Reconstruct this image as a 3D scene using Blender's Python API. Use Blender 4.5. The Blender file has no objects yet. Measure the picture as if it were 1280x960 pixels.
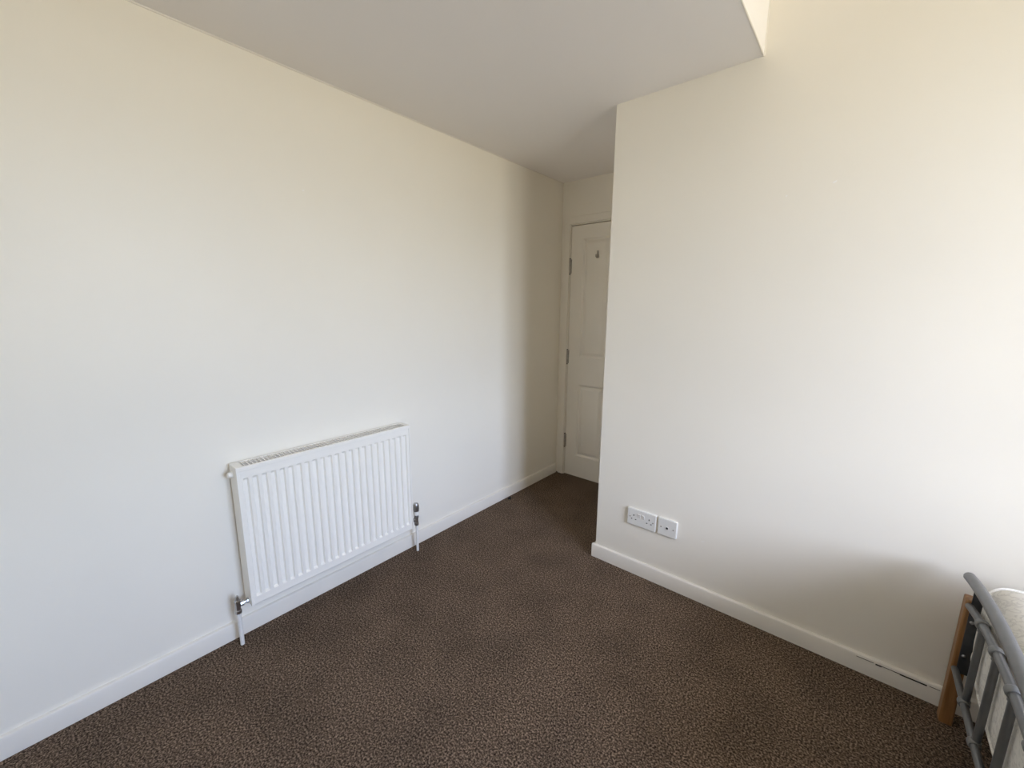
import bpy, bmesh, math, random
from mathutils import Vector, Matrix
random.seed(7)
PI = math.pi
SC = bpy.context.scene
COL = SC.collection

# ------------------------------------------------------------------ camera
cd = bpy.data.cameras.new('camera'); cam = bpy.data.objects.new('camera', cd); COL.objects.link(cam)
_r = Vector((0.76404354, 0.64512632, 0.00703615)); _u = Vector((-0.12252914, 0.13439041, 0.98332387)); _f = Vector((-0.63342252, 0.75216438, -0.1817269))
M4 = Matrix.Identity(4)
for i in range(3):
    M4[i][0] = _r[i]; M4[i][1] = _u[i]; M4[i][2] = -_f[i]
M4[0][3], M4[1][3], M4[2][3] = 1.8449, -1.9068, 1.3594
cam.matrix_world = M4
cd.sensor_fit = 'HORIZONTAL'; cd.sensor_width = 36; cd.lens = 515.157 / 1280 * 36; cd.clip_start = .01
SC.camera = cam

# ------------------------------------------------------------------ room dimensions (metres)
H = 2.28            # low ceiling
HH = 2.72           # raised ceiling past the step
XS = 1.443          # the ceiling step
XE = 0.855          # corner of the partition
YD = 0.867          # wall with the door
XR = 4.22           # window wall
YB = -2.75           # wall behind the camera
HB = 0.074          # skirting height
WY0, WY1, WZ0, WZ1 = -2.00, -0.50, 0.86, 2.60     # window opening in the window wall

# ------------------------------------------------------------------ sky, daylight, exposure
SKY_TINT = (1.0, 1.03, 1.025, 1); GROUND = (1.2, 1.14, .95, 1); SKY_STRENGTH = 9.2
w = bpy.data.worlds.new('sky'); SC.world = w; w.use_nodes = True
nt = w.node_tree; bg = nt.nodes['Background']
sky = nt.nodes.new('ShaderNodeTexSky'); sky.sky_type = 'NISHITA'; sky.sun_disc = False
sky.sun_elevation = math.radians(50); sky.sun_rotation = math.radians(175); sky.air_density = 0.6; sky.dust_density = 6.0; sky.ozone_density = 1.0
tc = nt.nodes.new('ShaderNodeTexCoord'); sp = nt.nodes.new('ShaderNodeSeparateXYZ'); mr = nt.nodes.new('ShaderNodeMapRange')
mr.inputs[1].default_value = -.02; mr.inputs[2].default_value = .01
tint = nt.nodes.new('ShaderNodeMix'); tint.data_type = 'RGBA'; tint.blend_type = 'MULTIPLY'; tint.inputs[0].default_value = 1; tint.inputs[7].default_value = SKY_TINT   # the camera's white balance
mix = nt.nodes.new('ShaderNodeMix'); mix.data_type = 'RGBA'; mix.inputs[6].default_value = GROUND                        # streets and roofs below the horizon
L = nt.links.new
L(tc.outputs['Generated'], sp.inputs[0]); L(sp.outputs['Z'], mr.inputs[0]); L(mr.outputs[0], mix.inputs[0]); L(sky.outputs[0], tint.inputs[6]); L(tint.outputs[2], mix.inputs[7]); L(mix.outputs[2], bg.inputs[0])
bg.inputs[1].default_value = SKY_STRENGTH
ld = bpy.data.lights.new('window_portal', 'AREA'); lo = bpy.data.objects.new('window_portal', ld); COL.objects.link(lo)   # guides sky sampling through the window opening
ld.shape = 'RECTANGLE'; ld.size = WZ1 - WZ0; ld.size_y = WY1 - WY0; ld.cycles.is_portal = True
lo.location = (XR + .125, (WY0 + WY1) / 2, (WZ0 + WZ1) / 2)
lo.rotation_euler = (0, math.radians(90), 0)
SC.cycles.max_bounces = 20; SC.cycles.diffuse_bounces = 14
vs = SC.view_settings; vs.view_transform = 'Standard'; vs.look = 'None'; vs.gamma = 1; vs.use_curve_mapping = False
vs.exposure = 0.0

# ------------------------------------------------------------------ helpers
def mat(name, col, rough=.5, metal=0, noise=None, bump=None, spec=None):
    m = bpy.data.materials.new(name); m.use_nodes = True
    nt = m.node_tree; b = nt.nodes['Principled BSDF']
    b.inputs['Base Color'].default_value = (*col, 1); b.inputs['Roughness'].default_value = rough; b.inputs['Metallic'].default_value = metal
    if spec is not None: b.inputs['Specular IOR Level'].default_value = spec
    tc = nt.nodes.new('ShaderNodeTexCoord')
    if noise:
        sc, amt = noise
        n = nt.nodes.new('ShaderNodeTexNoise'); n.inputs['Scale'].default_value = sc; n.inputs['Detail'].default_value = 4
        r = nt.nodes.new('ShaderNodeValToRGB'); nt.links.new(tc.outputs['Object'], n.inputs['Vector']); nt.links.new(n.outputs['Fac'], r.inputs[0])
        r.color_ramp.elements[0].position = .35; r.color_ramp.elements[1].position = .65
        r.color_ramp.elements[0].color = (*[c * (1 - amt) for c in col], 1); r.color_ramp.elements[1].color = (*[min(1, c * (1 + amt)) for c in col], 1)
        nt.links.new(r.outputs[0], b.inputs['Base Color'])
    if bump:
        sc, st, dist = bump
        n2 = nt.nodes.new('ShaderNodeTexNoise'); n2.inputs['Scale'].default_value = sc; n2.inputs['Detail'].default_value = 3
        bp = nt.nodes.new('ShaderNodeBump'); bp.inputs['Strength'].default_value = st; bp.inputs['Distance'].default_value = dist
        nt.links.new(tc.outputs['Object'], n2.inputs['Vector']); nt.links.new(n2.outputs['Fac'], bp.inputs['Height']); nt.links.new(bp.outputs[0], b.inputs['Normal'])
    return m

def finish(name, bm, m, parent=None, smooth=40, bevel=None):
    bmesh.ops.recalc_face_normals(bm, faces=bm.faces[:])
    me = bpy.data.meshes.new(name); bm.to_mesh(me); bm.free()
    me.materials.append(m)
    if smooth:
        for p in me.polygons: p.use_smooth = True
        me.set_sharp_from_angle(angle=math.radians(smooth))
    o = bpy.data.objects.new(name, me); COL.objects.link(o)
    if parent: o.parent = parent
    if bevel:
        md = o.modifiers.new('bevel', 'BEVEL'); md.width = bevel[0]; md.segments = bevel[1]; md.limit_method = 'ANGLE'; md.angle_limit = math.radians(40)
    return o

def box(bm, a, b):
    x0, y0, z0 = a; x1, y1, z1 = b
    v = [bm.verts.new(p) for p in ((x0,y0,z0),(x1,y0,z0),(x1,y1,z0),(x0,y1,z0),(x0,y0,z1),(x1,y0,z1),(x1,y1,z1),(x0,y1,z1))]
    for f in ((0,3,2,1),(4,5,6,7),(0,1,5,4),(1,2,6,5),(2,3,7,6),(3,0,4,7)): bm.faces.new([v[i] for i in f])
    return bm

def tube(bm, pts, r, n=14, cap=True):
    pts = [Vector(p) for p in pts]; rings = []
    rr = r if isinstance(r, (list, tuple)) else [r] * len(pts)
    ref = None
    for i, p in enumerate(pts):
        t = (pts[min(i + 1, len(pts) - 1)] - pts[max(i - 1, 0)]).normalized()
        if ref is None:
            ref = Vector((0, 0, 1)) if abs(t.z) < .9 else Vector((1, 0, 0))
        a = (ref - t * ref.dot(t)).normalized(); b = t.cross(a); ref = a
        rings.append([bm.verts.new(p + (a * math.cos(2*PI*k/n) + b * math.sin(2*PI*k/n)) * rr[i]) for k in range(n)])
    for i in range(len(rings) - 1):
        for k in range(n):
            bm.faces.new((rings[i][k], rings[i][(k+1) % n], rings[i+1][(k+1) % n], rings[i+1][k]))
    if cap:
        bm.faces.new(rings[0][::-1]); bm.faces.new(rings[-1])
    return bm

def lathe(bm, prof, axis='z', at=(0,0,0), n=20):
    """prof: list of (r, h) along the axis"""
    at = Vector(at)
    ax = {'x': Vector((1,0,0)), 'y': Vector((0,1,0)), 'z': Vector((0,0,1))}[axis]
    a = {'x': Vector((0,1,0)), 'y': Vector((0,0,1)), 'z': Vector((1,0,0))}[axis]; b = ax.cross(a)
    rings = []
    for r, h in prof:
        if r < 1e-6: rings.append([bm.verts.new(at + ax * h)])
        else: rings.append([bm.verts.new(at + ax * h + (a * math.cos(2*PI*k/n) + b * math.sin(2*PI*k/n)) * r) for k in range(n)])
    for i in range(len(rings) - 1):
        A, B = rings[i], rings[i+1]
        for k in range(n):
            k2 = (k + 1) % n
            if len(A) == 1 and len(B) == 1: continue
            if len(A) == 1: bm.faces.new((A[0], B[k2], B[k]))
            elif len(B) == 1: bm.faces.new((A[k], A[k2], B[0]))
            else: bm.faces.new((A[k], A[k2], B[k2], B[k]))
    if len(rings[0]) > 1: bm.faces.new(rings[0][::-1])
    if len(rings[-1]) > 1: bm.faces.new(rings[-1])
    return bm

def NB(): return bmesh.new()

def thing(name, label, cat, loc=(0,0,0), group=None):
    o = bpy.data.objects.new(name, None); COL.objects.link(o); o.location = loc; o.empty_display_size = .1
    o['label'] = label; o['category'] = cat
    if group: o['group'] = group
    return o
def tag(o, label, cat, group=None):
    o['label'] = label; o['category'] = cat
    if group: o['group'] = group
    return o
def struct(o, label, cat):
    o['kind'] = 'structure'; o['label'] = label; o['category'] = cat; return o

# ------------------------------------------------------------------ materials
PAINT = (.87, .832, .745)
m_wall = mat('cream_wall_paint', PAINT, .44, noise=(1.4, .012), bump=(260, .10, .0012), spec=.55)
m_ceil = mat('ceiling_paint', (.91, .882, .862), .8, bump=(200, .06, .001), spec=.2)
m_gloss = mat('white_gloss_paint', (.80, .765, .70), .32, noise=(6, .015), bump=(40, .05, .001))
m_door = mat('door_gloss_paint', (.86, .82, .735), .35, noise=(5, .015), bump=(60, .05, .001))
m_rad = mat('radiator_enamel', (.90, .872, .808), .28, noise=(9, .008))
m_pipe = mat('white_painted_pipe', (.80, .79, .76), .4, noise=(30, .03))
m_fin = mat('radiator_inside_shade', (.12, .12, .115), .6, noise=(20, .1))  # convector fins coloured dark, to put shade under the grille slots
m_chrome = mat('worn_chrome', (.48, .48, .49), .3, 1, noise=(60, .12))
m_plast = mat('white_plastic', (.78, .77, .73), .3, noise=(20, .01))
m_slot = mat('dark_slot', (.015, .013, .012), .7, noise=(50, .2))
m_steel = mat('satin_steel_hinge', (.42, .39, .34), .45, .6, noise=(60, .15))
m_tube = mat('grey_satin_metal', (.165, .168, .17), .36, .45, noise=(40, .05))
m_collar = mat('grey_moulded_plastic', (.185, .188, .185), .42, .1, noise=(60, .05))
m_plate = mat('dark_grey_plate', (.075, .078, .082), .42, .4, noise=(30, .15))
m_rub = mat('black_scrap', (.010, .009, .008), .8, noise=(200, .4), bump=(300, .5, .002))
m_caulk = mat('dark_gap', (.03, .025, .02), .9, noise=(80, .4))
m_chip = mat('fresh_filler', (.92, .91, .88), .8, noise=(300, .04))
m_piping = mat('white_piping', (.88, .87, .84), .75, noise=(300, .04), bump=(900, .4, .001))

def carpet_material():
    m = bpy.data.materials.new('brown_twist_carpet'); m.use_nodes = True; nt = m.node_tree; b = nt.nodes['Principled BSDF']
    b.inputs['Roughness'].default_value = 1; b.inputs['Specular IOR Level'].default_value = .08
    tc = nt.nodes.new('ShaderNodeTexCoord')
    n = nt.nodes.new('ShaderNodeTexNoise'); n.inputs['Scale'].default_value = 165; n.inputs['Detail'].default_value = 3; n.inputs['Roughness'].default_value = .65
    r = nt.nodes.new('ShaderNodeValToRGB'); e = r.color_ramp.elements
    e[0].position = .36; e[0].color = (.022, .015, .010, 1)
    e[1].position = .66; e[1].color = (.36, .265, .195, 1)
    k = e.new(.5); k.color = (.112, .080, .057, 1)
    n2 = nt.nodes.new('ShaderNodeTexNoise'); n2.inputs['Scale'].default_value = 5; n2.inputs['Detail'].default_value = 5
    r2 = nt.nodes.new('ShaderNodeValToRGB'); r2.color_ramp.elements[0].position = .3; r2.color_ramp.elements[0].color = (.80, .80, .80, 1); r2.color_ramp.elements[1].position = .6; r2.color_ramp.elements[1].color = (1.05, 1.04, 1.03, 1)
    mx = nt.nodes.new('ShaderNodeMix'); mx.data_type = 'RGBA'; mx.blend_type = 'MULTIPLY'; mx.inputs[0].default_value = 1
    L = nt.links.new
    L(tc.outputs['Object'], n.inputs['Vector']); L(tc.outputs['Object'], n2.inputs['Vector']); L(n.outputs['Fac'], r.inputs[0]); L(n2.outputs['Fac'], r2.inputs[0])
    L(r.outputs[0], mx.inputs[6]); L(r2.outputs[0], mx.inputs[7]); L(mx.outputs[2], b.inputs['Base Color'])
    bp = nt.nodes.new('ShaderNodeBump'); bp.inputs['Strength'].default_value = .6; bp.inputs['Distance'].default_value = .006
    L(n.outputs['Fac'], bp.inputs['Height']); L(bp.outputs[0], b.inputs['Normal'])
    return m
m_carpet = carpet_material()

def wood_material():
    m = bpy.data.materials.new('varnished_pine'); m.use_nodes = True; nt = m.node_tree; b = nt.nodes['Principled BSDF']
    b.inputs['Roughness'].default_value = .4
    tc = nt.nodes.new('ShaderNodeTexCoord'); mp = nt.nodes.new('ShaderNodeMapping'); mp.inputs['Scale'].default_value = (60, 60, 4)
    n = nt.nodes.new('ShaderNodeTexNoise'); n.inputs['Scale'].default_value = 1.5; n.inputs['Detail'].default_value = 4; n.inputs['Distortion'].default_value = .6
    r = nt.nodes.new('ShaderNodeValToRGB'); r.color_ramp.elements[0].position = .3; r.color_ramp.elements[0].color = (.21, .095, .030, 1); r.color_ramp.elements[1].position = .7; r.color_ramp.elements[1].color = (.36, .185, .070, 1)
    L = nt.links.new; L(tc.outputs['Object'], mp.inputs[0]); L(mp.outputs[0], n.inputs['Vector']); L(n.outputs['Fac'], r.inputs[0]); L(r.outputs[0], b.inputs['Base Color'])
    return m
m_wood = wood_material()

def ticking_material():
    m = bpy.data.materials.new('cream_damask_ticking'); m.use_nodes = True; nt = m.node_tree; b = nt.nodes['Principled BSDF']
    b.inputs['Roughness'].default_value = .85; b.inputs['Specular IOR Level'].default_value = .2
    tc = nt.nodes.new('ShaderNodeTexCoord')
    n = nt.nodes.new('ShaderNodeTexNoise'); n.inputs['Scale'].default_value = 22; n.inputs['Detail'].default_value = 2; n.inputs['Distortion'].default_value = 2.2
    r = nt.nodes.new('ShaderNodeValToRGB'); e = r.color_ramp.elements
    e[0].position = .44; e[0].color = (.74, .72, .665, 1); e[1].position = .58; e[1].color = (.74, .72, .665, 1)
    k = e.new(.485); k.color = (.60, .58, .54, 1); k2 = e.new(.515); k2.color = (.64, .62, .575, 1)
    bp = nt.nodes.new('ShaderNodeBump'); bp.inputs['Strength'].default_value = .35; bp.inputs['Distance'].default_value = .004
    L = nt.links.new; L(tc.outputs['Object'], n.inputs['Vector']); L(n.outputs['Fac'], r.inputs[0]); L(r.outputs[0], b.inputs['Base Color'])
    L(n.outputs['Fac'], bp.inputs['Height']); L(bp.outputs[0], b.inputs['Normal'])
    return m
m_tick = ticking_material()

def glass_material():
    m = bpy.data.materials.new('window_glass'); m.use_nodes = True; nt = m.node_tree; nt.nodes.remove(nt.nodes['Principled BSDF'])
    o = nt.nodes['Material Output']; t = nt.nodes.new('ShaderNodeBsdfTransparent'); g = nt.nodes.new('ShaderNodeBsdfGlossy'); g.inputs['Roughness'].default_value = .02
    f = nt.nodes.new('ShaderNodeFresnel'); f.inputs[0].default_value = 1.45; mx = nt.nodes.new('ShaderNodeMixShader')
    L = nt.links.new; L(f.outputs[0], mx.inputs[0]); L(t.outputs[0], mx.inputs[1]); L(g.outputs[0], mx.inputs[2]); L(mx.outputs[0], o.inputs[0])
    return m
m_glass = glass_material()

# ------------------------------------------------------------------ the room shell
T = .15
struct(finish('floor', box(NB(), (-T, YB - T, -.12), (XR + T, YD + T, 0)), m_carpet, smooth=0), 'dark brown flecked twist pile carpet over the whole floor', 'carpet')
wl = struct(finish('wall_left', box(NB(), (-T, YB - T, 0), (0, YD + T, H)), m_wall, smooth=0), 'long plain cream painted wall behind the radiator', 'wall')
# wall round the door opening
DX0, DX1, DZ = .083, .848, 1.969
b = NB(); box(b, (0, YD, 0), (DX0 - .004, YD + T, H)); box(b, (DX0 - .004, YD, DZ + .004), (XE, YD + T, H)); box(b, (DX1 + .002, YD, 0), (XE, YD + T, DZ + .004))
struct(finish('wall_door', b, m_wall, smooth=0), 'narrow shaded cream wall above the white door', 'wall')
wp = struct(finish('wall_partition', box(NB(), (XE, 0, 0), (XR + T, YD + T, HH + .1)), m_wall, bevel=(.004, 2), smooth=0), 'broad cream wall with the sockets, jutting out in front of the door', 'wall')
struct(finish('wall_back', box(NB(), (0, YB - T, 0), (XR + T, YB, HH + .1)), m_wall, smooth=0), 'cream wall behind the photographer', 'wall')
b = NB()
box(b, (XR, YB, 0), (XR + T, 0, WZ0)); box(b, (XR, YB, WZ1), (XR + T, 0, HH + .1)); box(b, (XR, YB, WZ0), (XR + T, WY0, WZ1)); box(b, (XR, WY1, WZ0), (XR + T, 0, WZ1))
struct(finish('wall_right', b, m_wall, smooth=0), 'cream wall with the window, beyond the head of the bed', 'wall')
# ceiling: low part with its step up to the raised part
b = NB()
box(b, (-T, YB - T, H), (XE, YD + T, HH + .1)); box(b, (XE, YB - T, H), (XS, 0, HH + .1)); box(b, (XS, YB - T, HH), (XR + T, 0, HH + .1))
struct(finish('ceiling', b, m_ceil, smooth=0), 'pale ceiling with a lower part at left ending in a step up', 'ceiling')
# filler bead in the angle of left wall and ceiling
b = NB(); tube(b, [(0, YB, H), (0, YD, H)], .0045, 8)
struct(finish('trim_1', b, m_gloss), 'thin filler bead along the top of the left wall', 'trim')
b = NB(); tube(b, [(XS, YB, H + .001), (XS, -.001, H + .001)], .003, 8)
tube(b, [(XS, 0, H), (XS, 0, HH)], .004, 8)
struct(finish('trim_2', b, m_gloss), 'thin bead along the edge of the ceiling step', 'trim')

def skirting(name, p, q, nrm, label, h=HB, t=.015):
    p = Vector(p); q = Vector(q); n = Vector(nrm)
    prof = [(0, 0), (t, 0), (t, h - .010), (t - .003, h - .003), (t - .008, h), (0, h)]
    b = NB(); A = [b.verts.new(p + n * a + Vector((0, 0, z))) for a, z in prof]; B = [b.verts.new(q + n * a + Vector((0, 0, z))) for a, z in prof]
    k = len(prof)
    for i in range(k): b.faces.new((A[i], A[(i+1) % k], B[(i+1) % k], B[i]))
    b.faces.new(A[::-1]); b.faces.new(B)
    return struct(finish(name, b, m_gloss, smooth=35), label, 'baseboard')
skirting('baseboard_left', (0, YB, 0), (0, YD - .016, 0), (1, 0, 0), 'cream skirting board along the left wall under the radiator')
bp_ = skirting('baseboard_partition', (XE - .015, 0, 0), (XR, 0, 0), (0, -1, 0), 'cream skirting board below the sockets, running behind the bed')
skirting('baseboard_alcove', (XE, 0, 0), (XE, YD - .016, 0), (-1, 0, 0), 'short skirting board round the corner beside the door')
skirting('baseboard_back', (.015, YB, 0), (XR, YB, 0), (0, 1, 0), 'skirting board along the wall behind the photographer')
skirting('baseboard_right', (XR, YB + .015, 0), (XR, -.015, 0), (-1, 0, 0), 'skirting board below the window')
# open crack along the top of the partition skirting near the bed
b = NB(); x = 1.98
while x < 2.185:
    d = random.uniform(.015, .035); wd = random.choice((.0012, .002, .0045))
    box(b, (x, -.0155 - .0003, HB - .011 - wd), (x + d, -.0142, HB - .0105)); x += d + random.choice((0, 0, .006))
finish('crack', b, m_caulk, bp_, smooth=0)['label'] = 'dark ragged crack in the paint'

# ------------------------------------------------------------------ door_1 and its frame
def panel_front(b, x0, x1, z0, z1, y, panels):
    """front of a moulded door: flat stiles and rails, panels pressed in"""
    xs = sorted({x0, x1, *[p[0] for p in panels], *[p[1] for p in panels]}); zs = sorted({z0, z1, *[p[2] for p in panels], *[p[3] for p in panels]})
    for i in range(len(xs) - 1):
        for j in range(len(zs) - 1):
            cx, cz = (xs[i] + xs[i+1]) / 2, (zs[j] + zs[j+1]) / 2
            if any(p[0] < cx < p[1] and p[2] < cz < p[3] for p in panels): continue
            b.faces.new([b.verts.new(v) for v in ((xs[i], y, zs[j]), (xs[i+1], y, zs[j]), (xs[i+1], y, zs[j+1]), (xs[i], y, zs[j+1]))])
def pressed_panel(p, y):
    b = NB(); rings = []
    for ins, d in ((0, 0), (.004, .003), (.012, .013), (.018, .013), (.036, .004), (.042, .002)):
        rings.append([b.verts.new(v) for v in ((p[0] + ins, y + d, p[2] + ins), (p[1] - ins, y + d, p[2] + ins), (p[1] - ins, y + d, p[3] - ins), (p[0] + ins, y + d, p[3] - ins))])
    for i in range(len(rings) - 1):
        for k in range(4): b.faces.new((rings[i][k], rings[i][(k+1) % 4], rings[i+1][(k+1) % 4], rings[i+1][k]))
    b.faces.new(rings[-1]); return b
DY = YD + .002
panels = [(.187, .407, .985, 1.868), (.187, .407, .182, .770), (.524, .744, .985, 1.868), (.524, .744, .182, .770)]
door = bpy.data.objects.new('door_1', None); COL.objects.link(door); door.location = (0, 0, 0)
struct(door, 'white moulded panel door in the dim recess behind the partition', 'door')
lx0, lx1, lz0, lz1 = DX0 + .003, DX1 - .003, .006, DZ - .006
b = NB(); panel_front(b, lx0, lx1, lz0, lz1, DY, panels)
for v in (((lx0, lz0), (lx1, lz0)), ((lx1, lz0), (lx1, lz1)), ((lx1, lz1), (lx0, lz1)), ((lx0, lz1), (lx0, lz0))):
    (a, c), (d, e) = v; b.faces.new([b.verts.new(k) for k in ((a, DY, c), (d, DY, e), (d, DY + .04, e), (a, DY + .04, c))])
b.faces.new([b.verts.new(k) for k in ((lx0, DY + .04, lz0), (lx1, DY + .04, lz0), (lx1, DY + .04, lz1), (lx0, DY + .04, lz1))])
bmesh.ops.remove_doubles(b, verts=b.verts[:], dist=1e-5)
finish('leaf', b, m_door, door, smooth=0)
for p in panels: finish('panel', pressed_panel(p, DY), m_door, door, smooth=25)
for hz in (1.672, .982, .294):
    b = NB(); tube(b, [(DX0, DY - .006, hz - .055), (DX0, DY - .006, hz + .055)], .0058, 10)
    h = finish('hinge', b, m_steel, door)
    b = NB()
    for s in (-1, 1): lathe(b, [(0, -.004), (.0045, -.003), (.0065, 0), (.0045, .003), (0, .004)], 'z', (DX0, DY - .006, hz + s * .057), 10)
    finish('hinge_pin', b, m_slot, h)
    b = NB(); box(b, (DX0 - .011, DY - .0025, hz - .052), (DX0 - .004, DY, hz + .052)); box(b, (DX0 + .005, DY - .0025, hz - .052), (DX0 + .012, DY, hz + .052))
    finish('hinge_leaf', b, m_steel, h, smooth=0)
# small hook on the upper panel
hk = (.312, DY + .002)
b = NB(); box(b, (hk[0] - .010, hk[1] - .004, 1.722), (hk[0] + .010, hk[1], 1.748)); tube(b, [(hk[0], hk[1] - .003, 1.765), (hk[0], hk[1] - .004, 1.735), (hk[0], hk[1] - .014, 1.722), (hk[0], hk[1] - .026, 1.726), (hk[0], hk[1] - .03, 1.742)], .0045, 8)
box(b, (hk[0] - .007, hk[1] - .004, 1.748), (hk[0] + .007, hk[1], 1.772))
finish('hook', b, m_steel, door)['label'] = 'small tarnished metal hook on the upper left panel'
b = NB(); box(b, (.79, DY - .006, .92), (.828, DY, 1.07)); tube(b, [(.808, DY - .004, 1.01), (.808, DY - .045, 1.01), (.79, DY - .05, 1.01), (.70, DY - .05, 1.012)], .008, 10)
finish('door_handle', b, m_steel, door, bevel=(.002, 2))
# architrave and lining
def arch(a, c, n):
    b = NB(); box(b, a, c); return b
b = NB()
box(b, (.027, YD - .016, 0), (DX0 - .006, YD, DZ + .058)); box(b, (DX0 - .006, YD - .016, DZ + .006), (XE, YD, DZ + .058))
ar = struct(finish('trim_3', b, m_door, smooth=0, bevel=(.004, 2)), 'white architrave round the door', 'door frame')
b = NB(); box(b, (DX0 - .004, YD, 0), (DX0 - .001, YD + T, DZ)); box(b, (DX0 - .004, YD, DZ), (XE, YD + T, DZ + .004)); box(b, (DX0, DY + .044, 0), (DX1 + .002, DY + .06, DZ))
struct(finish('trim_4', b, m_door, smooth=0), 'lining inside the door opening', 'door frame')

# ------------------------------------------------------------------ window_1 (beyond the head of the bed, lights the room)
win = bpy.data.objects.new('window_1', None); COL.objects.link(win); struct(win, 'white framed window over the head of the bed', 'window')
def frame_ring(b, y0, y1, z0, z1, x0, x1, t):
    box(b, (x0, y0, z0), (x1, y1, z0 + t)); box(b, (x0, y0, z1 - t), (x1, y1, z1)); box(b, (x0, y0, z0 + t), (x1, y0 + t, z1 - t)); box(b, (x0, y1 - t, z0 + t), (x1, y1, z1 - t))
ym = (WY0 + WY1) / 2
b = NB(); frame_ring(b, WY0, WY1, WZ0, WZ1, XR + .05, XR + .11, .05); box(b, (XR + .05, ym - .025, WZ0 + .05), (XR + .11, ym + .025, WZ1 - .05))
finish('window_frame', b, m_gloss, win, smooth=0, bevel=(.004, 2))
for y0, y1 in ((WY0 + .05, ym - .025), (ym + .025, WY1 - .05)):
    b = NB(); frame_ring(b, y0, y1, WZ0 + .05, WZ1 - .05, XR + .045, XR + .095, .04); c = finish('casement', b, m_gloss, win, smooth=0, bevel=(.003, 2))
    finish('pane', box(NB(), (XR + .07, y0 + .04, WZ0 + .09), (XR + .074, y1 - .04, WZ1 - .09)), m_glass, c, smooth=0)
finish('window_sill', box(NB(), (XR - .04, WY0 - .04, WZ0 - .025), (XR + .05, WY1 + .04, WZ0 + .002)), m_gloss, win, smooth=0, bevel=(.005, 2))

# ------------------------------------------------------------------ radiator
RY0, RY1, RZ0, RZ1 = -1.449, -.662, .160, .748
RXB, RXF = .020, .093
ry = (RY0 + RY1) / 2
rad = thing('radiator', 'white panel radiator with vertical flutes low on the left wall', 'radiator', (0, 0, 0))
def sstep(t): t = max(0, min(1, t)); return t * t * (3 - 2 * t)
def fluted(x, depth, sgn):
    b = NB(); n = 23; m = .0108; pitch = (RY1 - RY0 - 2 * m) / n
    ys = [RY0, RY0 + .0035]; cen = []
    for i in range(n):
        c = RY0 + m + pitch * (i + .5); cen.append(c)
        ys += [c - .0104, c - .0094, c - .0076, c - .0064, c + .0064, c + .0076, c + .0094, c + .0104]
    ys += [RY1 - .0035, RY1]
    zt, zb = RZ1 - .042, RZ0 + .036
    zs = [RZ0, RZ0 + .004, zb - .004, zb, zb + .003, zb + .006, zb + .008, zb + .012, (zb + zt) / 2, zt - .013, zt - .0115, zt - .009, zt - .006, zt - .003, zt - .0008, zt, zt + .002, RZ1 - .004, RZ1]
    def d(y, z):
        c = min(cen, key=lambda q: abs(q - y)); a = sstep((.0104 - abs(y - c)) / .0038)
        e = sstep((z - zb) / .009) * sstep((zt - z) / .012)
        v = -depth * a * e
        if z in (RZ0, RZ1) or y in (RY0, RY1): v -= .004
        return v
    V = [[b.verts.new((x + sgn * d(y, z), y, z)) for z in zs] for y in ys]
    for i in range(len(ys) - 1):
        for j in range(len(zs) - 1): b.faces.new((V[i][j], V[i+1][j], V[i+1][j+1], V[i][j+1]))
    # returned edges and back
    xb = x - sgn * .012
    P = [V[i][0] for i in range(len(ys))] + [V[-1][j] for j in range(1, len(zs))] + [V[i][-1] for i in range(len(ys) - 2, -1, -1)] + [V[0][j] for j in range(len(zs) - 2, 0, -1)]
    Q = [b.verts.new((xb, v.co.y, v.co.z)) for v in P]
    for i in range(len(P)): b.faces.new((P[i], P[(i+1) % len(P)], Q[(i+1) % len(P)], Q[i]))
    b.faces.new(Q[::-1])
    return b
finish('front_panel', fluted(RXF - .001, .0095, 1), m_rad, rad, smooth=32)
finish('back_panel', fluted(RXB + .001, .004, -1), m_rad, rad, smooth=50)
b = NB(); k = 0
y = RY0 + .03
while y < RY1 - .03:
    box(b, (RXB + .014, y, RZ0 + .03), (RXF - .014, y + .0012, RZ1 - .05)); y += .014
finish('convector_fins', b, m_fin, rad, smooth=0)['kind'] = 'stuff'
for s, y in ((-1, RY0), (1, RY1)):
    b = NB(); ya, yb = (y - .003, y - .0005) if s < 0 else (y + .0005, y + .003)
    box(b, (RXB - .002, ya, RZ0 + .004), (RXF + .0012, yb, RZ1 + .0015))
    yc, yd = (ya, ya + .011) if s < 0 else (yb - .007, yb)
    box(b, (RXF - .0005, yc, RZ0 + .004), (RXF + .0034, yd, RZ1 - .006))
    finish('side_panel', b, m_rad, rad, smooth=0, bevel=(.0012, 2))
# top grille: rim and cross bars
b = NB(); zt = RZ1 + .001
box(b, (RXB - .002, RY0 - .003, zt), (RXB + .005, RY1 + .003, zt + .004)); box(b, (RXF - .008, RY0 - .003, zt), (RXF + .0025, RY1 + .003, zt + .004))
box(b, (RXB + .005, RY0 - .003, zt), (RXF - .008, RY0 + .026, zt + .004)); box(b, (RXB + .005, RY1 - .020, zt), (RXF - .008, RY1 + .003, zt + .004))
box(b, (RXF - .002, RY0 - .0034, RZ1 - .012), (RXF + .0040, RY1 + .0034, zt + .0032))
tg = finish('top_grille', b, m_rad, rad, smooth=0, bevel=(.0012, 2))
b = NB(); y = RY0 + .024
while y < RY1 - .022:
    box(b, (RXB + .005, y + .008, zt + .0005), (RXF - .008, y + .0115, zt + .003)); y += .0145
gb = finish('grille_bars', b, m_rad, tg, smooth=0); gb['kind'] = 'stuff'
# air vent plug at top left
b = NB(); lathe(b, [(.0125, 0), (.0125, -.006), (.0105, -.009), (.0105, -.014), (.007, -.017), (0, -.017)], 'y', (.050, RY0 - .003, RZ1 - .030), 18)
finish('vent_plug', b, m_rad, rad)
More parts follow.
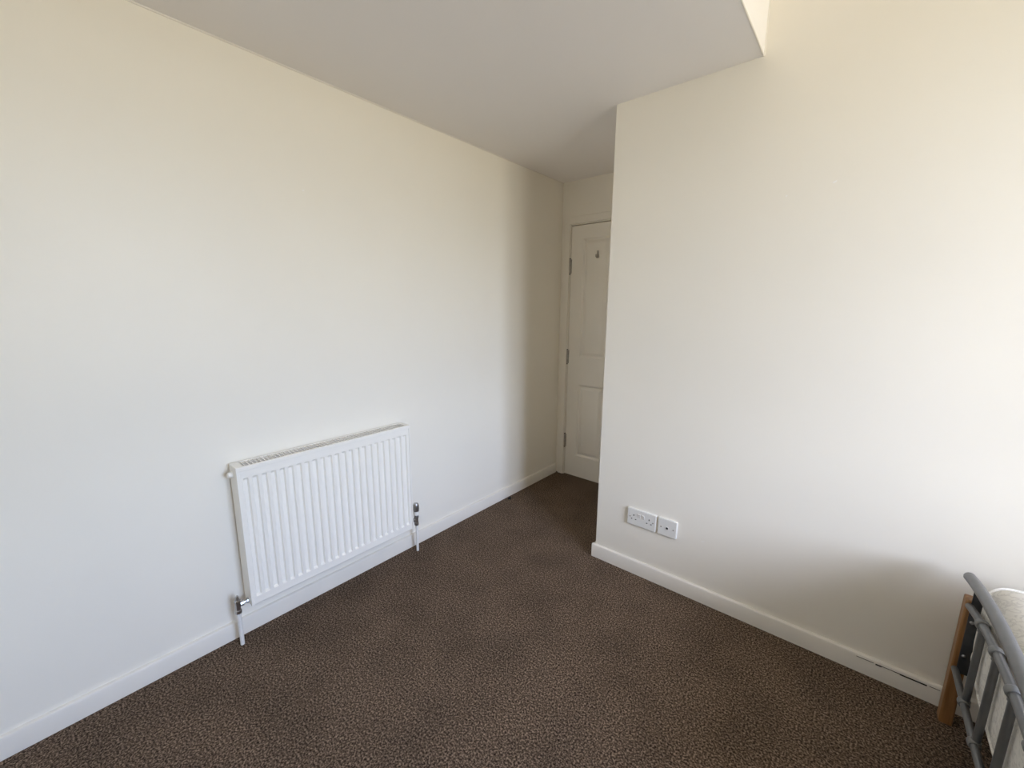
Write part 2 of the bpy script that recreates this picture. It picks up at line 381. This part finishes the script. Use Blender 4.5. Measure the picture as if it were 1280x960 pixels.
# wall brackets
for y in (RY0 + .14, RY1 - .14):
    finish('bracket', box(NB(), (0, y - .012, RZ0 + .06), (RXB, y + .012, RZ1 - .08)), m_rad, rad, smooth=0)
# lockshield valve, left
vx, vy = .066, -1.492
b = NB(); lathe(b, [(.009, .142), (.0125, .145), (.0125, .156), (.0098, .158), (.0098, .192), (.0115, .193), (.0115, .199), (.0065, .202), (.0055, .218), (.003, .221), (0, .221)], 'z', (vx, vy, 0), 8)
lk = finish('lockshield_valve', b, m_chrome, rad, smooth=30)
b = NB(); lathe(b, [(.0085, 0), (.0085, .007), (.0115, .008), (.0115, .020), (.007, .022), (.007, .030), (.0105, .031), (.0105, .041)], 'y', (vx - .004, vy + .001, .178), 8)
finish('union_nut', b, m_chrome, lk, smooth=30)
b = NB(); tube(b, [(vx, vy, 0), (vx, vy, .144)], .0078, 14)
finish('pipe', b, m_pipe, rad)
# thermostatic valve, right
tx, ty = .066, -.617
b = NB(); lathe(b, [(.009, .155), (.0125, .158), (.0125, .170), (.0105, .172), (.0105, .200), (.0135, .202), (.0135, .212), (.011, .213), (.011, .218)], 'z', (tx, ty, 0), 10)
tv = finish('thermostatic_valve', b, m_chrome, rad, smooth=30)
b = NB(); lathe(b, [(.012, .217), (.0155, .219), (.0165, .238), (.0155, .241)], 'z', (tx, ty, 0), 20); finish('setting_ring', b, m_plast, tv)['label'] = 'white setting ring'
b = NB(); lathe(b, [(.0150, .241), (.0158, .244), (.0150, .278), (.012, .286), (0, .288)], 'z', (tx, ty, 0), 20)
for k in range(12):
    a = 2 * PI * k / 12; tube(b, [(tx + .0152 * math.cos(a), ty + .0152 * math.sin(a), .246), (tx + .0145 * math.cos(a), ty + .0145 * math.sin(a), .276)], .0014, 6)
finish('valve_head', b, m_chrome, tv)
b = NB(); lathe(b, [(.0085, 0), (.0085, -.008), (.0115, -.009), (.0115, -.020), (.007, -.022), (.007, -.042)], 'y', (tx - .004, ty - .001, .19), 10); finish('union_nut', b, m_chrome, tv, smooth=30)
b = NB(); tube(b, [(tx + .001, ty, 0), (tx, ty, .157)], .0072, 14)
finish('pipe', b, m_pipe, rad)

# ------------------------------------------------------------------ sockets on the partition
def rounded_plate(b, x0, x1, z0, z1, y0, y1, r=.004, n=4, taper=.0025):
    def ring(ins, y):
        P = []
        for cx, cz, a0 in ((x1 - r, z1 - r, 0), (x0 + r, z1 - r, PI/2), (x0 + r, z0 + r, PI), (x1 - r, z0 + r, 3*PI/2)):
            for k in range(n + 1):
                a = a0 + PI / 2 * k / n; P.append(b.verts.new((cx + (r - ins) * math.cos(a), y, cz + (r - ins) * math.sin(a))))
        return P
    A, B, C = ring(0, y0), ring(0, y1 + .002), ring(taper, y1)
    for P, Q in ((A, B), (B, C)):
        for k in range(len(P)): b.faces.new((P[k], P[(k+1) % len(P)], Q[(k+1) % len(P)], Q[k]))
    b.faces.new(A[::-1]); b.faces.new(C)
    return b
FY = -.011      # front of the face plates
def screw(parent, x, z):
    b = NB(); lathe(b, [(.0036, 0), (.0036, -.0008), (.002, -.0014), (0, -.0014)], 'y', (x, FY, z), 12)
    s = finish('screw', b, m_steel, parent)
    return s
ds = thing('double_socket', 'white double plug socket low on the partition, with two rocker switches', 'socket', (0, 0, 0))
SX0, SX1, SZ0, SZ1 = 1.034, 1.183, .268, .356
finish('face_plate', rounded_plate(NB(), SX0, SX1, SZ0, SZ1, 0, FY), m_plast, ds, smooth=18)
sc_ = (SX0 + SX1) / 2; zc = (SZ0 + SZ1) / 2
for cx in (sc_ - .040, sc_ + .040):
    b = NB(); box(b, (cx - .0022, FY - .0004, zc + .006), (cx + .0022, FY + .003, zc + .0145)); finish('earth_slot', b, m_slot, ds, smooth=0)
    for s in (-1, 1):
        b = NB(); box(b, (cx + s * .011 - .0033, FY - .0004, zc - .0125), (cx + s * .011 + .0033, FY + .003, zc - .0082)); finish('pin_slot', b, m_slot, ds, smooth=0)
for cx in (sc_ - .0105, sc_ + .0105):
    b = NB(); v = [b.verts.new(p) for p in ((cx - .0062, FY, zc + .002), (cx + .0062, FY, zc + .002), (cx + .0062, FY, zc + .024), (cx - .0062, FY, zc + .024), (cx - .0057, FY - .0008, zc + .0025), (cx + .0057, FY - .0008, zc + .0025), (cx + .0057, FY - .0042, zc + .0235), (cx - .0057, FY - .0042, zc + .0235))]
    for f in ((4,5,6,7), (0,1,5,4), (1,2,6,5), (2,3,7,6), (3,0,4,7), (0,3,2,1)): b.faces.new([v[i] for i in f])
    finish('rocker_switch', b, m_plast, ds, smooth=0)
for x in (SX0 + .0155, SX1 - .0145): screw(ds, x, zc)
ss = thing('aerial_socket', 'white single outlet plate with one round hole, right of the double socket', 'socket', (0, 0, 0))
AX0, AX1 = 1.1935, 1.284
finish('face_plate', rounded_plate(NB(), AX0, AX1, SZ0 + .0005, SZ1 + .0005, 0, FY), m_plast, ss, smooth=18)
ac = (AX0 + AX1) / 2
b = NB(); lathe(b, [(.0078, .002), (.0078, -.0015), (.0058, -.0018)], 'y', (ac, FY, zc), 20); col = finish('aerial_collar', b, m_plast, ss)
b = NB(); lathe(b, [(.0056, .0), (.0056, -.0020)], 'y', (ac, FY, zc), 16); finish('aerial_hole', b, m_slot, col)
for x in (AX0 + .0155, AX1 - .0155): screw(ss, x, zc)

# ------------------------------------------------------------------ bed frame
bed = thing('bed_frame', 'grey tubular metal bed frame with pine posts against the partition wall', 'bed', (0, 0, 0))
BX = 2.210; YP = -.090; YQ = -1.010; HX = 4.10
YC = (YP + YQ) / 2
def post(x0, x1, y0, y1, h):
    return finish('post', box(NB(), (x0, y0, 0), (x1, y1, h)), m_wood, bed, smooth=30, bevel=(.005, 3))
post(2.201, 2.234, YP, YP + .042, .462); post(2.201, 2.234, YQ - .042, YQ, .462)
def plate(x0, x1, ya, yb, z0, z1):
    return finish('end_plate', box(NB(), (x0, ya, z0), (x1, yb, z1)), m_plate, bed, smooth=0, bevel=(.0015, 2))
for s, y in ((-1, YP), (1, YQ)):
    ya, yb = (y - .004, y) if s < 0 else (y, y + .004)
    pl = plate(2.2125, 2.2385, ya, yb, .205, .502)
    for z in (.392, .270):
        b = NB(); yy = ya if s < 0 else yb
        lathe(b, [(.0055, 0), (.0055, s * .0015), (.0035, s * .0035), (0, s * .004)], 'y', (2.222, yy, z), 12); finish('bolt', b, m_chrome, pl)
def arch_path(x, ya, yb, z0, z1, n=22):
    P = []
    for i in range(n + 1):
        y = ya + (yb - ya) * i / n; t = (y - YC) / (abs(yb - ya) / 2)
        P.append((x, y, z0 + (z1 - z0) * (1 - abs(t) ** 2)))
    return P
def arch_z(y, ya, yb, z0, z1):
    t = (y - YC) / (abs(yb - ya) / 2); return z0 + (z1 - z0) * (1 - abs(t) ** 2)
# top rail with rounded ends
TP = arch_path(BX - .005, -.052, 2 * YC + .052, .522, .580)
b = NB(); tube(b, TP, .0148, 18); finish('top_rail', b, m_tube, bed)
MA = (YP - .003, YQ + .003, .444, .504)
b = NB(); tube(b, arch_path(BX, *MA), .0102, 16); finish('middle_rail', b, m_tube, bed)
LZ = .216
b = NB(); tube(b, [(BX, YP - .002, LZ), (BX, -.3, LZ), (BX, -.8, LZ), (BX, YQ + .002, LZ)], .0092, 16); lr = finish('bottom_rail', b, m_tube, bed)
bys = [-.249, -.403, -.557, -.711, -.865]
for y in bys:
    zt = arch_z(y, *MA)
    b = NB(); tube(b, [(BX + .003, y, LZ), (BX + .003, y, zt - .004)], .0086, 14); br = finish('bar', b, m_tube, bed)
    for z, r in ((zt, .0155), (LZ, .0138)):
        sl = (arch_z(y - .01, *MA) - arch_z(y + .01, *MA)) / -.02 if z == zt else 0
        d = Vector((0, 1, sl)).normalized() * .011; c = Vector((BX, y, z))
        b = NB(); tube(b, [c - d, c - d * .8, c - d * .45, c + d * .45, c + d * .8, c + d], [r * .8, r * .94, r, r, r * .94, r * .8], 18)
        tube(b, [(BX + .003, y, z + (.012 if z == LZ else -.022)), (BX + .003, y, z)], .0108, 14)
        finish('collar', b, m_collar, br)
# side rails, slats and head end (behind / under the mattress)
for y in (YP - .062, YQ + .062):
    finish('side_rail', box(NB(), (2.275, y - .014, .190), (HX, y + .014, .234)), m_tube, bed, smooth=0, bevel=(.003, 2))
for k in range(12):
    x = 2.36 + k * .15; finish('slat', box(NB(), (x - .03, YQ + .05, .234), (x + .03, YP - .05, .244)), m_wood, bed, smooth=0, bevel=(.002, 1))
finish('cross_rail', box(NB(), (2.275, YQ + .05, .150), (2.300, YP - .05, .190)), m_tube, bed, smooth=0)
for y in (YP, YQ - .042): finish('post', box(NB(), (HX, y, 0), (HX + .04, y + .042, .90)), m_wood, bed, smooth=30, bevel=(.005, 3))
b = NB()
tube(b, arch_path(HX + .02, YP, YQ, .84, .93), .0165, 16); finish('head_rail', b, m_tube, bed)
b = NB(); tube(b, [(HX + .02, YP, .30), (HX + .02, YQ, .30)], .012, 14); finish('head_rail', b, m_tube, bed)
for y in bys:
    b = NB(); tube(b, [(HX + .02, y, .30), (HX + .02, y, arch_z(y, YP, YQ, .84, .93))], .010, 12); finish('bar', b, m_tube, bed)

# ------------------------------------------------------------------ mattress
MX0, MX1, MY0, MY1, MZ0, MZ1 = 2.2255, 4.085, -1.000, -.085, .244, .545
def sag(x, y, z):
    """the rim drops at the foot end, the underside curls up at the sides"""
    t = max(0, min(1, (z - MZ0) / (MZ1 - MZ0)))
    z -= .040 * math.exp(-max(0, x - MX0) / .028) * t ** 3
    d = min(y - MY0, MY1 - y)
    z += (.085 * math.exp(-max(0, d) / .060) + .02 * math.exp(-max(0, d) / .16)) * (1 - t) ** 3 * max(0, 1 - (x - MX0) / .5)
    return (x, y, z)
def rr(ins, z, n=10, r=.060, m=40):
    P = []; q = max(r - ins, .012)
    x0, x1, y0, y1 = MX0 + ins, MX1 - ins, MY0 + ins, MY1 - ins
    for cx, cy, a0 in ((x1 - q, y1 - q, 0), (x0 + q, y1 - q, PI/2), (x0 + q, y0 + q, PI), (x1 - q, y0 + q, 3*PI/2)):
        for k in range(n + 1):
            a = a0 + PI / 2 * k / n; P.append((cx + q * math.cos(a), cy + q * math.sin(a)))
    out = []
    for i in range(len(P)):
        (xa, ya), (xb, yb) = P[i], P[(i + 1) % len(P)]
        k = m if i % (n + 1) == n else 1
        for j in range(k): out.append(sag(xa + (xb - xa) * j / k, ya + (yb - ya) * j / k, z))
    return out
b = NB(); rings = []
h = MZ1 - MZ0
for ins, z in ((.05, MZ0), (.014, MZ0 + .004), (.005, MZ0 + .018), (.002, MZ0 + .05), (.0, MZ0 + .10), (.0, (MZ0 + MZ1) / 2), (.0, MZ1 - .08), (.001, MZ1 - .04), (.004, MZ1 - .014), (.012, MZ1 - .003), (.03, MZ1 + .002), (.06, MZ1 + .005), (.12, MZ1 + .008), (.22, MZ1 + .010)):
    rings.append([b.verts.new(p) for p in rr(ins, z)])
for i in range(len(rings) - 1):
    n = len(rings[i])
    for k in range(n): b.faces.new((rings[i][k], rings[i][(k+1) % n], rings[i+1][(k+1) % n], rings[i+1][k]))
b.faces.new(rings[0][::-1]); b.faces.new(rings[-1])
mt = tag(finish('mattress', b, m_tick, smooth=60), 'cream patterned single mattress with white piping lying in the metal bed', 'mattress')
for z, m_, r_ in ((MZ1 - .005, m_piping, .0050), (MZ0 + .014, m_tick, .0045)):
    P = rr(.005, z); b = NB(); tube(b, P + [P[0]], r_, 8, cap=False); finish('piping', b, m_, mt)

# ------------------------------------------------------------------ small things
b = NB(); bmesh.ops.create_icosphere(b, subdivisions=2, radius=1)
for v in b.verts:
    k = 1 + random.uniform(-.18, .18); v.co = Vector((v.co.x * .011 * k + .046, v.co.y * .016 * k + .212, max(0, v.co.z * .008 * k + .006)))
tag(finish('rubber_scrap', b, m_rub, smooth=60), 'small black scrap on the carpet against the left skirting board', 'debris')
def chip(parent, c, ax, w, h):
    b = NB(); n = 9; c = Vector(c); u = Vector((0, 1, 0)) if ax == 'x' else Vector((1, 0, 0)); nn = Vector((1, 0, 0)) if ax == 'x' else Vector((0, -1, 0))
    P = []
    for k in range(n):
        a = 2 * PI * k / n; q = random.uniform(.7, 1.1); P.append(c + u * w * q * math.cos(a) + Vector((0, 0, 1)) * (h * q * math.sin(a) + w * .4 * math.cos(a)))
    A = [b.verts.new(p) for p in P]; B = [b.verts.new(p + nn * .0008) for p in P]
    for k in range(n): b.faces.new((A[k], A[(k+1) % n], B[(k+1) % n], B[k]))
    b.faces.new(B); b.faces.new(A[::-1])
    finish('paint_chip', b, m_chip, parent, smooth=0)['label'] = 'small white chip in the paint'
chip(wl, (0, -1.071, 1.833), 'x', .004, .003)
chip(wp, (1.709, 0, 1.801), 'y', .007, .003); chip(wp, (1.568, 0, 1.776), 'y', .003, .003); chip(wp, (1.399, 0, .301), 'y', .008, .0015)
